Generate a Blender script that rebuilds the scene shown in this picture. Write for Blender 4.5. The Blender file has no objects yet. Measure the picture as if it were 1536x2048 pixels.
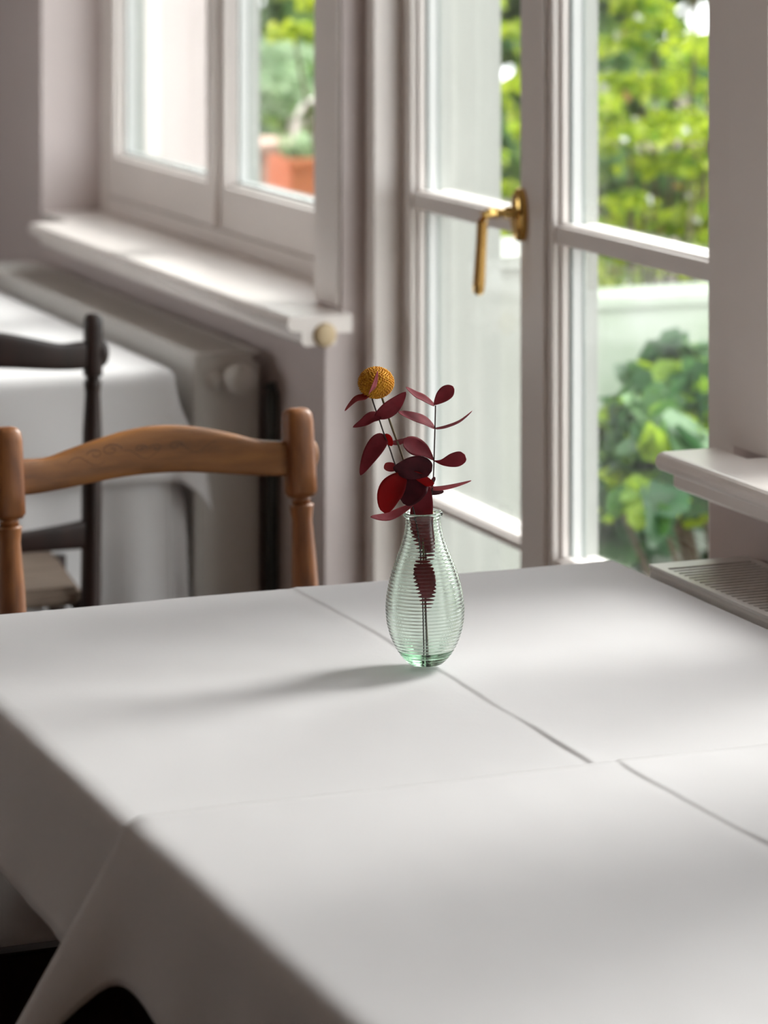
import bpy, bmesh, math, random
import numpy as np
from mathutils import Vector, Matrix, noise

# ------------------------------------------------------------------ camera, world, light, exposure
FPX, HOR = 6500.0, -250.0            # focal length in px of a 1536x2048 frame; row of the horizon
ALPHA = math.atan(2618.0 / 6500.0)   # view direction is turned this far from the window wall (+Y) towards it (+X)
SA, CA = math.sin(ALPHA), math.cos(ALPHA)
EYE = 1.60
TH = 0.75                            # table height
scene = bpy.context.scene
col = scene.collection
cam_d = bpy.data.cameras.new('camera')
cam = bpy.data.objects.new('camera', cam_d); col.objects.link(cam)
cam.location = (0, 0, EYE)
cam.rotation_euler = (math.radians(90), 0, -ALPHA)
cam_d.sensor_fit = 'VERTICAL'; cam_d.sensor_height = 36; cam_d.sensor_width = 27
cam_d.lens = FPX / 2048 * 36
cam_d.shift_y = -(1024 - HOR) / 2048
cam_d.clip_start = 0.05; cam_d.clip_end = 200
cam_d.dof.use_dof = True; cam_d.dof.focus_distance = 3.47
cam_d.dof.aperture_fstop = cam_d.lens / 1000 / 0.021
scene.camera = cam

world = bpy.data.worlds.new('world'); scene.world = world; world.use_nodes = True
bg = world.node_tree.nodes['Background']
bg.inputs[0].default_value = (0.985, 0.985, 1.0, 1); bg.inputs[1].default_value = 2.2
vs = scene.view_settings
vs.view_transform = 'Standard'; vs.look = 'None'; vs.gamma = 1; vs.use_curve_mapping = False
vs.exposure = 1.3
scene.cycles.max_bounces = 14; scene.cycles.diffuse_bounces = 7; scene.cycles.transmission_bounces = 12
scene.cycles.transparent_max_bounces = 24; scene.cycles.glossy_bounces = 5
scene.cycles.caustics_refractive = True; scene.cycles.blur_glossy = 0.5
scene.cycles.sample_clamp_indirect = 6
scene.cycles.use_denoising = True

# bright patch of thin cloud: a very soft sun from the garden side
sl = bpy.data.lights.new('hazy_sun', 'SUN'); sl.energy = 2.3; sl.angle = math.radians(22); sl.color = (1.0, 0.975, 0.955)
so = bpy.data.objects.new('hazy_sun', sl); col.objects.link(so)
SUN = Vector((1.0, 0.18, 0.78)).normalized()        # towards the sun
so.rotation_euler = SUN.to_track_quat('Z', 'Y').to_euler(); so.location = (6, 3, 6)

# ------------------------------------------------------------------ materials
def new_mat(name):
    m = bpy.data.materials.new(name); m.use_nodes = True
    return m, m.node_tree.nodes, m.node_tree.links, m.node_tree.nodes['Principled BSDF']

def mat(name, c, rough=0.5, metal=0.0, var=0.06, scale=6.0, bump=0.0, bscale=60.0, stretch=None, c2=None, spec=0.5, trans=0.0):
    m, N, L, P = new_mat(name)
    tc = N.new('ShaderNodeTexCoord'); mp = N.new('ShaderNodeMapping')
    L.new(tc.outputs['Object'], mp.inputs[0])
    if stretch: mp.inputs['Scale'].default_value = stretch
    nz = N.new('ShaderNodeTexNoise'); nz.inputs['Scale'].default_value = scale; nz.inputs['Detail'].default_value = 5
    L.new(mp.outputs[0], nz.inputs['Vector'])
    rp = N.new('ShaderNodeValToRGB')
    a = c2 if c2 else tuple(v * (1 - var) for v in c)
    rp.color_ramp.elements[0].position = 0.3; rp.color_ramp.elements[1].position = 0.7
    rp.color_ramp.elements[0].color = (*a, 1); rp.color_ramp.elements[1].color = (*c, 1)
    L.new(nz.outputs[0], rp.inputs[0]); L.new(rp.outputs[0], P.inputs['Base Color'])
    P.inputs['Roughness'].default_value = rough; P.inputs['Metallic'].default_value = metal
    P.inputs['Specular IOR Level'].default_value = spec
    if bump:
        n2 = N.new('ShaderNodeTexNoise'); n2.inputs['Scale'].default_value = bscale; n2.inputs['Detail'].default_value = 3
        L.new(mp.outputs[0], n2.inputs['Vector'])
        b = N.new('ShaderNodeBump'); b.inputs['Strength'].default_value = bump; b.inputs['Distance'].default_value = 0.002
        L.new(n2.outputs[0], b.inputs['Height']); L.new(b.outputs[0], P.inputs['Normal'])
    if trans:
        T = N.new('ShaderNodeBsdfTranslucent'); L.new(rp.outputs[0], T.inputs[0])
        mx = N.new('ShaderNodeMixShader'); mx.inputs[0].default_value = trans
        out = N['Material Output']
        L.new(P.outputs[0], mx.inputs[1]); L.new(T.outputs[0], mx.inputs[2]); L.new(mx.outputs[0], out.inputs[0])
    return m

def leaf_mat(name, cols, trans=0.6, rough=0.5):
    """each leaf (mesh island) takes its own shade from the ramp"""
    m, N, L, P = new_mat(name)
    g = N.new('ShaderNodeNewGeometry'); rp = N.new('ShaderNodeValToRGB')
    e = rp.color_ramp.elements
    while len(e) < len(cols): e.new(0.5)
    for i, c in enumerate(cols):
        e[i].position = i / max(1, len(cols) - 1); e[i].color = (*c, 1)
    L.new(g.outputs['Random Per Island'], rp.inputs[0]); L.new(rp.outputs[0], P.inputs['Base Color'])
    P.inputs['Roughness'].default_value = rough
    T = N.new('ShaderNodeBsdfTranslucent'); L.new(rp.outputs[0], T.inputs[0])
    mx = N.new('ShaderNodeMixShader'); mx.inputs[0].default_value = trans
    L.new(P.outputs[0], mx.inputs[1]); L.new(T.outputs[0], mx.inputs[2]); L.new(mx.outputs[0], N['Material Output'].inputs[0])
    return m

def pane_mat(name, wav=0.35):
    """clear window pane: see-through sheet with Fresnel reflection and old-glass ripples"""
    m, N, L, P = new_mat(name); N.remove(P)
    tc = N.new('ShaderNodeTexCoord'); mp = N.new('ShaderNodeMapping'); mp.inputs['Scale'].default_value = (1, 1, 4.0)
    nz = N.new('ShaderNodeTexNoise'); nz.inputs['Scale'].default_value = 5; nz.inputs['Detail'].default_value = 1.5
    L.new(tc.outputs['Object'], mp.inputs[0]); L.new(mp.outputs[0], nz.inputs['Vector'])
    b = N.new('ShaderNodeBump'); b.inputs['Strength'].default_value = wav; b.inputs['Distance'].default_value = 0.004
    L.new(nz.outputs[0], b.inputs['Height'])
    ge = N.new('ShaderNodeNewGeometry'); dt = N.new('ShaderNodeVectorMath'); dt.operation = 'DOT_PRODUCT'
    L.new(ge.outputs['Incoming'], dt.inputs[0]); L.new(b.outputs[0], dt.inputs[1])
    def mth(op, x, y):
        n_ = N.new('ShaderNodeMath'); n_.operation = op
        for i_, v_ in enumerate((x, y)):
            if v_ is None: continue
            if isinstance(v_, (int, float)): n_.inputs[i_].default_value = v_
            else: L.new(v_, n_.inputs[i_])
        return n_.outputs[0]
    sch = mth('ADD', mth('MULTIPLY', mth('POWER', mth('SUBTRACT', 1.0, mth('ABSOLUTE', dt.outputs['Value'], None)), 5.0), 0.92), 0.07)
    tr = N.new('ShaderNodeBsdfTransparent'); tr.inputs[0].default_value = (0.97, 0.99, 0.98, 1)
    gl = N.new('ShaderNodeBsdfGlossy'); gl.inputs['Roughness'].default_value = 0.02; L.new(b.outputs[0], gl.inputs['Normal'])
    mx = N.new('ShaderNodeMixShader'); L.new(sch, mx.inputs[0])
    L.new(tr.outputs[0], mx.inputs[1]); L.new(gl.outputs[0], mx.inputs[2]); L.new(mx.outputs[0], N['Material Output'].inputs[0])
    return m

M = {}
M['wall'] = mat('plaster', (0.66, 0.585, 0.575), 0.9, var=0.04, bump=0.15, bscale=90)
M['wall_warm'] = mat('warm_plaster', (0.60, 0.44, 0.35), 0.9, var=0.04)
M['paint'] = mat('white_gloss_paint', (0.84, 0.785, 0.755), 0.32, var=0.03, bump=0.05, bscale=40)
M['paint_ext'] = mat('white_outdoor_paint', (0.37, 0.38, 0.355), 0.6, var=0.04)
M['spacer'] = mat('pale_spacer_bar', (0.60, 0.615, 0.61), 0.45, var=0.02)
M['gasket'] = mat('grey_gasket', (0.25, 0.30, 0.29), 0.5)
M['ceiling'] = mat('ceiling_paint', (0.64, 0.53, 0.46), 0.9)
M['floor'] = mat('dark_floor_boards', (0.045, 0.028, 0.020), 0.6, c2=(0.024, 0.015, 0.011), scale=5, stretch=(8, 1, 1))
M['pane'] = pane_mat('window_glass')
M['metal_white'] = mat('white_enamel', (0.74, 0.72, 0.69), 0.35, var=0.02)
M['rad_dark'] = mat('radiator_inside', (0.30, 0.28, 0.26), 0.6)
M['rod'] = mat('dark_grey_rod', (0.055, 0.065, 0.065), 0.5)
M['brass'] = mat('polished_brass', (0.72, 0.47, 0.16), 0.18, metal=1.0, var=0.08)
M['oak'] = mat('warm_brown_wood', (0.33, 0.135, 0.035), 0.42, c2=(0.14, 0.052, 0.014), scale=7, stretch=(1.2, 7, 7), bump=0.1)
M['oak_post'] = mat('warm_brown_wood_upright', (0.33, 0.125, 0.035), 0.40, c2=(0.13, 0.042, 0.014), scale=7, stretch=(7, 7, 1.2), bump=0.1)
M['darkwood'] = mat('dark_brown_wood', (0.032, 0.013, 0.010), 0.4, c2=(0.014, 0.007, 0.006), scale=7, stretch=(4, 4, 1))
M['rush'] = mat('woven_rush', (0.30, 0.225, 0.175), 0.8, c2=(0.2, 0.15, 0.115), scale=14, stretch=(1, 9, 1), bump=0.4)
M['endgrain'] = mat('yellow_end_grain', (0.60, 0.48, 0.31), 0.6, c2=(0.5, 0.36, 0.2), scale=25)
M['carving'] = mat('carved_line', (0.05, 0.02, 0.008), 0.6)

def cloth_mat(name, c):
    m, N, L, P = new_mat(name)
    P.inputs['Base Color'].default_value = (*c, 1); P.inputs['Roughness'].default_value = 0.75
    P.inputs['Specular IOR Level'].default_value = 0.25
    P.inputs['Sheen Weight'].default_value = 0.15; P.inputs['Sheen Roughness'].default_value = 0.5
    tc = N.new('ShaderNodeTexCoord')
    n1 = N.new('ShaderNodeTexNoise'); n1.inputs['Scale'].default_value = 260; n1.inputs['Detail'].default_value = 2
    n2 = N.new('ShaderNodeTexNoise'); n2.inputs['Scale'].default_value = 22; n2.inputs['Detail'].default_value = 4
    L.new(tc.outputs['Object'], n1.inputs['Vector']); L.new(tc.outputs['Object'], n2.inputs['Vector'])
    b1 = N.new('ShaderNodeBump'); b1.inputs['Strength'].default_value = 0.12; b1.inputs['Distance'].default_value = 0.0008
    b2 = N.new('ShaderNodeBump'); b2.inputs['Strength'].default_value = 0.16; b2.inputs['Distance'].default_value = 0.004
    L.new(n1.outputs[0], b1.inputs['Height']); L.new(n2.outputs[0], b2.inputs['Height'])
    L.new(b1.outputs[0], b2.inputs['Normal']); L.new(b2.outputs[0], P.inputs['Normal'])
    T = N.new('ShaderNodeBsdfTranslucent'); T.inputs[0].default_value = (0.78, 0.75, 0.73, 1)
    mx = N.new('ShaderNodeMixShader'); mx.inputs[0].default_value = 0.28
    L.new(P.outputs[0], mx.inputs[1]); L.new(T.outputs[0], mx.inputs[2]); L.new(mx.outputs[0], N['Material Output'].inputs[0])
    return m
M['cloth'] = cloth_mat('white_cotton_cloth', (0.752, 0.735, 0.745))
M['cloth_sunlit'] = cloth_mat('sunlit_white_cloth', (0.90, 0.89, 0.90))  # window light on the far table put into a lighter cloth colour

def glass_mat():
    m, N, L, P = new_mat('pale_green_glass')
    P.inputs['Base Color'].default_value = (0.92, 0.965, 0.93, 1); P.inputs['Roughness'].default_value = 0.0
    P.inputs['Transmission Weight'].default_value = 1.0; P.inputs['IOR'].default_value = 1.5
    va = N.new('ShaderNodeVolumeAbsorption'); va.inputs['Color'].default_value = (0.42, 0.86, 0.55, 1); va.inputs['Density'].default_value = 20
    L.new(va.outputs[0], N['Material Output'].inputs['Volume'])
    return m
M['glass'] = glass_mat()

def burg(name, c, c2, trans=0.25):
    m, N, L, P = new_mat(name)
    tc = N.new('ShaderNodeTexCoord'); nz = N.new('ShaderNodeTexNoise'); nz.inputs['Scale'].default_value = 90; nz.inputs['Detail'].default_value = 4
    L.new(tc.outputs['Object'], nz.inputs['Vector'])
    rp = N.new('ShaderNodeValToRGB'); rp.color_ramp.elements[0].color = (*c2, 1); rp.color_ramp.elements[1].color = (*c, 1)
    rp.color_ramp.elements[0].position = 0.35; rp.color_ramp.elements[1].position = 0.65
    L.new(nz.outputs[0], rp.inputs[0]); L.new(rp.outputs[0], P.inputs['Base Color'])
    P.inputs['Roughness'].default_value = 0.65; P.inputs['Specular IOR Level'].default_value = 0.22
    T = N.new('ShaderNodeBsdfTranslucent'); T.inputs[0].default_value = (c[0] * 2.0, c[1] * 0.6, c[2] * 0.6, 1)
    mx = N.new('ShaderNodeMixShader'); mx.inputs[0].default_value = trans
    L.new(P.outputs[0], mx.inputs[1]); L.new(T.outputs[0], mx.inputs[2]); L.new(mx.outputs[0], N['Material Output'].inputs[0])
    return m
M['leaf'] = burg('burgundy_leaf', (0.21, 0.026, 0.038), (0.145, 0.018, 0.026))
M['leaf_dusty'] = burg('dusty_rose_leaf', (0.34, 0.085, 0.10), (0.25, 0.05, 0.065))
M['leaf_red'] = burg('red_leaf', (0.26, 0.012, 0.014), (0.20, 0.010, 0.012), 0.45)
M['leaf_dark'] = burg('dark_shaded_leaf', (0.075, 0.008, 0.014), (0.045, 0.005, 0.010), 0.1)  # darker burgundy: shade within the leaf cluster put into the colour
M['stem_dark'] = mat('dark_stem', (0.035, 0.018, 0.016), 0.6)
M['stem_olive'] = mat('olive_stem', (0.13, 0.10, 0.045), 0.6)
M['floret'] = mat('mustard_florets', (0.70, 0.36, 0.015), 0.75, c2=(0.50, 0.20, 0.006), scale=220, bump=0.4, bscale=700)

# ------------------------------------------------------------------ helpers
def link(name, me, m, parent=None, smooth=False):
    o = bpy.data.objects.new(name, me); col.objects.link(o)
    if m is not None: me.materials.append(m)
    if parent is not None: o.parent = parent
    if smooth:
        for p in me.polygons: p.use_smooth = True
    return o

def tag(o, label=None, cat=None, group=None, kind=None):
    if label: o['label'] = label
    if cat: o['category'] = cat
    if group: o['group'] = group
    if kind: o['kind'] = kind
    return o

def thing(name, label, cat, loc=(0, 0, 0), rz=0, group=None, kind=None):
    o = bpy.data.objects.new(name, None); col.objects.link(o)
    o.location = loc; o.rotation_euler = (0, 0, rz); o.empty_display_size = 0.05
    return tag(o, label, cat, group, kind)

def box(bm, x0, x1, y0, y1, z0, z1, bev=0.0, seg=2):
    vs_ = [bm.verts.new(p) for p in ((x0,y0,z0),(x1,y0,z0),(x1,y1,z0),(x0,y1,z0),(x0,y0,z1),(x1,y0,z1),(x1,y1,z1),(x0,y1,z1))]
    fs = [bm.faces.new([vs_[i] for i in f]) for f in ((0,3,2,1),(4,5,6,7),(0,1,5,4),(1,2,6,5),(2,3,7,6),(3,0,4,7))]
    if bev:
        es = list({e for f in fs for e in f.edges})
        bmesh.ops.bevel(bm, geom=es, offset=bev, segments=seg, affect='EDGES', profile=0.5)

def bobj(name, boxes, m, parent=None, bev=0.0, smooth=False, kind=None):
    bm = bmesh.new()
    for b in boxes: box(bm, *b, bev=bev)
    me = bpy.data.meshes.new(name); bm.to_mesh(me); bm.free()
    o = link(name, me, m, parent, smooth)
    if kind: o['kind'] = kind
    return o

def tube(bm, pts, rads, seg=10, cap=True, square=0.0):
    pts = [Vector(p) for p in pts]; rings = []
    if not hasattr(rads, '__len__'): rads = [rads] * len(pts)
    up = Vector((0.0, 0.13, 1.0))
    for i, p in enumerate(pts):
        d = (pts[min(i+1, len(pts)-1)] - pts[max(i-1, 0)])
        if d.length < 1e-9: d = Vector((0, 0, 1))
        d.normalize()
        a = d.cross(up if abs(d.dot(up.normalized())) < 0.95 else Vector((1, 0, 0))).normalized(); b = d.cross(a)
        r = rads[i]
        ring = []
        for k in range(seg):
            t = 2 * math.pi * (k + 0.5) / seg
            c, s = math.cos(t), math.sin(t)
            q = 1.0
            if square: q = 1 + square * (1 / max(abs(c), abs(s)) - 1)
            ring.append(bm.verts.new(p + (a * c + b * s) * r * q))
        rings.append(ring)
    for i in range(len(rings) - 1):
        for k in range(seg):
            bm.faces.new((rings[i][k], rings[i][(k+1) % seg], rings[i+1][(k+1) % seg], rings[i+1][k]))
    if cap:
        bm.faces.new(rings[0][::-1]); bm.faces.new(rings[-1])

def tobj(name, paths, m, parent=None, seg=10, smooth=True, square=0.0):
    bm = bmesh.new()
    for pts, r in paths: tube(bm, pts, r, seg, square=square)
    bmesh.ops.recalc_face_normals(bm, faces=bm.faces)
    me = bpy.data.meshes.new(name); bm.to_mesh(me); bm.free()
    return link(name, me, m, parent, smooth)

def lathe(bm, prof, seg=64, org=(0, 0, 0), axis='Z', cap0=False, cap1=False):
    rings = []
    for r, z in prof:
        ring = []
        for k in range(seg):
            t = 2 * math.pi * k / seg
            if axis == 'Z': v = (r * math.cos(t), r * math.sin(t), z)
            elif axis == 'Y': v = (r * math.cos(t), z, r * math.sin(t))
            else: v = (z, r * math.cos(t), r * math.sin(t))
            ring.append(bm.verts.new((v[0] + org[0], v[1] + org[1], v[2] + org[2])))
        rings.append(ring)
    for i in range(len(rings) - 1):
        for k in range(seg):
            bm.faces.new((rings[i][k], rings[i][(k+1) % seg], rings[i+1][(k+1) % seg], rings[i+1][k]))
    if cap0: bm.faces.new(rings[0][::-1])
    if cap1: bm.faces.new(rings[-1])

def lobj(name, prof, m, parent=None, seg=48, axis='Z', org=(0, 0, 0), caps=True, smooth=True):
    bm = bmesh.new(); lathe(bm, prof, seg, org, axis, caps, caps)
    bmesh.ops.recalc_face_normals(bm, faces=bm.faces)
    me = bpy.data.meshes.new(name); bm.to_mesh(me); bm.free()
    return link(name, me, m, parent, smooth)

def grid_obj(name, P, m, parent=None, smooth=True, solid=0.0):
    """P[i][j] -> points"""
    n, k = len(P), len(P[0])
    vs_ = [tuple(p) for r in P for p in r]
    fs = [(i*k+j, (i+1)*k+j, (i+1)*k+j+1, i*k+j+1) for i in range(n-1) for j in range(k-1)]
    me = bpy.data.meshes.new(name); me.from_pydata(vs_, [], fs)
    o = link(name, me, m, parent, smooth)
    if solid:
        md = o.modifiers.new('thickness', 'SOLIDIFY'); md.thickness = solid; md.offset = 0
    return o

# ------------------------------------------------------------------ room
XW, XC, XI, XO = 1.94, 1.97, 2.085, 2.26      # lower wall face, casing face, inner frame plane, outer wall face
CEIL = 2.65; WTOP = 2.35
XL, YB, YF = -2.6, -2.2, 9.0                  # left wall, wall behind the camera, far end wall
SILL = 0.87
Y1a, Y1b = 5.198, 6.80       # window 1 opening
YDa, YDb = 3.70, 5.08        # door opening
Y2a, Y2b = 2.64, 3.60        # window 2 opening
Y3a, Y3b = 1.10, 2.50        # window 3 opening (beside the near end of the table)

S = dict(kind='structure')
bobj('floor', [(XL, XW+0.3, YB, YF, -0.1, 0)], M['floor'], **S)
bobj('ceiling', [(XL, XO, YB, YF, CEIL, CEIL+0.1)], M['ceiling'], **S)
bobj('wall_left', [(XL-0.1, XL, YB, 5.6, 0, CEIL), (XL-0.1, XL, 7.4, YF, 0, CEIL), (XL-0.1, XL, 5.6, 7.4, 0, 0.9), (XL-0.1, XL, 5.6, 7.4, 2.3, CEIL)], M['wall_warm'], **S)  # gap in the unseen left wall added to let in fill light
bobj('wall_back', [(XL, XO, YB-0.1, YB, 0, CEIL)], M['wall_warm'], **S)
bobj('wall_far', [(XL, XO, YF, YF+0.1, 0, CEIL)], M['wall'], **S)
bobj('wall_window_side', [
    (XW, XO, Y1b, YF, 0, CEIL),                      # beyond window 1
    (XW, XO, Y1a-0.0, Y1b, 0, SILL-0.03),            # under window 1
    (XW, 2.132, YDb, Y1a, 0, SILL-0.03), (XC, 2.132, YDb, Y1a, SILL-0.03, CEIL),   # pier
    (XW, XO, Y2a, Y2b, 0, SILL-0.03), (XW, XO, Y2b, YDa, 0, SILL-0.03), (XC+0.004, XO, Y2b, YDa, SILL-0.03, CEIL),
    (XW, XO, Y3a, Y3b, 0, SILL-0.03), (XC, XO, Y3a, Y3b, WTOP, CEIL), (XW, XO, Y3b, Y2a, 0, CEIL),
    (XC, XO, Y2a, YDa, WTOP, CEIL), (XC, XO, YDa, YDb, WTOP, CEIL), (XC, XO, Y1a, Y1b, WTOP, CEIL),
    (XW, XO, YB, Y3a, 0, CEIL)], M['wall'], **S)

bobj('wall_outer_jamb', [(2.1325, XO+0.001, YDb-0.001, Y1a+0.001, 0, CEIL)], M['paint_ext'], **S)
bobj('wall_outer_reveal', [(XO, XO + 0.07, Y1b, Y1b + 0.25, -0.02, CEIL)], M['wall'], **S)
# casings beside the windows
bobj('trim_1', [(XC-0.006, XC, YDb+0.006, Y1a, SILL+0.005, WTOP+0.06)], M['paint'], bev=0.002, **S)
bobj('trim_2', [(XC-0.004, XC+0.004, 3.595, YDa-0.004, SILL, WTOP+0.06)], M['paint'], bev=0.0015, **S)

def sash(parent, ya, yb, z0, z1, x, st=0.05, rail=0.075, muntins=(), stl=None, str_=None, mh=0.024, outd=0.05):
    """one glazed leaf standing in plane x (inner face), glass from ya..yb; double glazed, beads both sides"""
    stl = st if stl is None else stl; str_ = st if str_ is None else str_
    fr = []; g0, g1 = z0 + rail, z1 - st
    d0, d1 = 0.026, 0.046                       # depths of the two panes
    th = 0.070
    a, b = ya + str_, yb - stl
    # face frame with stepped bead
    def frame(xa, xb, ins, lo=0.0):
        return [(xa, xb, ya, a + ins, z0, z1), (xa, xb, b - ins, yb, z0, z1),
                (xa, xb, a + ins, b - ins, z0, g0 + ins + lo), (xa, xb, a + ins, b - ins, g1 - ins, z1)]
    fr += frame(x, x + 0.014, 0.0) + frame(x + 0.014, x + d0, 0.006)
    bobj('sash_frame', fr, M['paint'], parent, bev=0.0015)
    bobj('gasket', frame(x + d0 - 0.001, x + d0 + 0.002, 0.009), M['gasket'], parent)
    bobj('spacer_bar', frame(x + d0 + 0.002, x + d1 - 0.002, 0.010), M['spacer'], parent)
    bobj('gasket', frame(x + d1 - 0.002, x + d1 + 0.001, 0.011), M['gasket'], parent)
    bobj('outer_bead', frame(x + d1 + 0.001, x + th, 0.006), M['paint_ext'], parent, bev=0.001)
    for mz in muntins:
        bobj('muntin', [(x + 0.002, x + 0.012, a + 0.001, b - 0.001, mz - mh*0.62, mz + mh*0.55),
                        (x + 0.012, x + d0 - 0.003, a + 0.007, b - 0.007, mz - mh/2 - 0.001, mz + mh/2 + 0.003),
                        (x + d0 + 0.003, x + d1 - 0.003, a + 0.011, b - 0.011, mz - 0.009, mz + 0.011),
                        (x + d1 + 0.003, x + th - 0.004, a + 0.007, b - 0.007, mz - mh/2, mz + mh/2)], M['paint'], parent, bev=0.0015)
    zs = [g0] + list(muntins) + [g1]
    for k in range(len(zs) - 1):
        for dd in (d0, d1):
            bm = bmesh.new()
            q = [bm.verts.new((x + dd, y, z)) for y, z in ((a + 0.002, zs[k] + 0.001), (b - 0.002, zs[k] + 0.001), (b - 0.002, zs[k+1] - 0.001), (a + 0.002, zs[k+1] - 0.001))]
            bm.faces.new(q); me = bpy.data.meshes.new('glass_pane'); bm.to_mesh(me); bm.free()
            link('glass_pane', me, M['pane'], parent)

def window(name, ya, yb, ym, sill_ends):
    w = thing(name, None, None, (0, 0, 0), kind='structure')
    fx = XI - 0.012
    # fixed frame
    bobj('window_frame', [(fx, XO - 0.06, ya, ya + 0.03, SILL, WTOP), (fx, XO - 0.06, yb - 0.03, yb, SILL, WTOP),
                          (fx + 0.004, XO - 0.06, ya + 0.03, yb - 0.03, SILL, SILL + 0.035), (fx, XO - 0.06, ya + 0.03, yb - 0.03, WTOP - 0.03, WTOP),
                          ], M['paint'], w, bev=0.002)
    sash(w, ya + 0.032, ym - 0.002, SILL + 0.037, WTOP - 0.032, XI - 0.006, st=0.048, rail=0.085)
    sash(w, ym + 0.002, yb - 0.032, SILL + 0.037, WTOP - 0.032, XI - 0.006, st=0.048, rail=0.085)
    bobj('cover_strip', [(XI - 0.022, XI - 0.007, ym - 0.022, ym + 0.022, SILL + 0.04, WTOP - 0.035)], M['paint'], w, bev=0.004)
    # inner sill: bullnosed board over a smaller moulding
    s0, s1 = sill_ends
    bm = bmesh.new()
    prof = [(XW + 0.0, SILL), (1.866, SILL)]
    for k in range(1, 8):
        t = math.pi * k / 8; prof.append((1.866 - 0.012 * math.sin(t), SILL - 0.012 + 0.012 * math.cos(t)))
    prof += [(1.866, SILL - 0.024), (1.880, SILL - 0.025), (1.880, SILL - 0.044), (1.886, SILL - 0.049), (XW + 0.0, SILL - 0.049)]
    ra = [bm.verts.new((x, s0, z)) for x, z in prof]; rb = [bm.verts.new((x, s1, z)) for x, z in prof]
    for i in range(len(prof)):
        j = (i + 1) % len(prof); bm.faces.new((ra[i], ra[j], rb[j], rb[i]))
    bm.faces.new(ra[::-1]); bm.faces.new(rb)
    box(bm, XW, fx + 0.01, max(ya, s0) , min(yb, s1) if yb > s1 else yb, SILL - 0.03, SILL)
    if s0 < ya: box(bm, XW, XC - 0.001, s0, ya, SILL - 0.03, SILL)
    if s1 < yb: box(bm, XW, fx + 0.01, s1, yb, SILL - 0.03, SILL)
    bmesh.ops.recalc_face_normals(bm, faces=bm.faces)
    me = bpy.data.meshes.new('window_sill'); bm.to_mesh(me); bm.free()
    link('window_sill', me, M['paint'], w)
    return w
w1 = window('window_1', Y1a, Y1b, 6.04, (5.03, 6.60))
lobj('end_grain_plug', [(0.0005, -0.006), (0.012, -0.0055), (0.0185, -0.003), (0.0205, 0.002)], M['endgrain'], w1, axis='Y', org=(1.920, 5.028, SILL - 0.032))
w2 = window('window_2', Y2a, Y2b, 3.14, (2.60, 3.685))
w3 = window('window_3', Y3a, Y3b, 1.80, (1.05, 2.55))

w_fill = thing('added_fill_window', None, None, kind='structure')  # unseen window added to brighten the room with fill light
bobj('window_frame', [(XL-0.09, XL-0.03, 5.6, 5.66, 0.9, 2.3), (XL-0.09, XL-0.03, 7.34, 7.4, 0.9, 2.3), (XL-0.09, XL-0.03, 6.46, 6.54, 0.9, 2.3), (XL-0.09, XL-0.03, 5.66, 6.46, 0.9, 0.96), (XL-0.09, XL-0.03, 6.54, 7.34, 0.9, 0.96),
     (XL-0.09, XL-0.03, 5.66, 6.46, 2.24, 2.3), (XL-0.09, XL-0.03, 6.54, 7.34, 2.24, 2.3)], M['paint'], w_fill)
bobj('glass_pane', [(XL-0.062, XL-0.058, 5.66, 6.46, 0.96, 2.24), (XL-0.062, XL-0.058, 6.54, 7.34, 0.96, 2.24)], M['pane'], w_fill)

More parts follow.
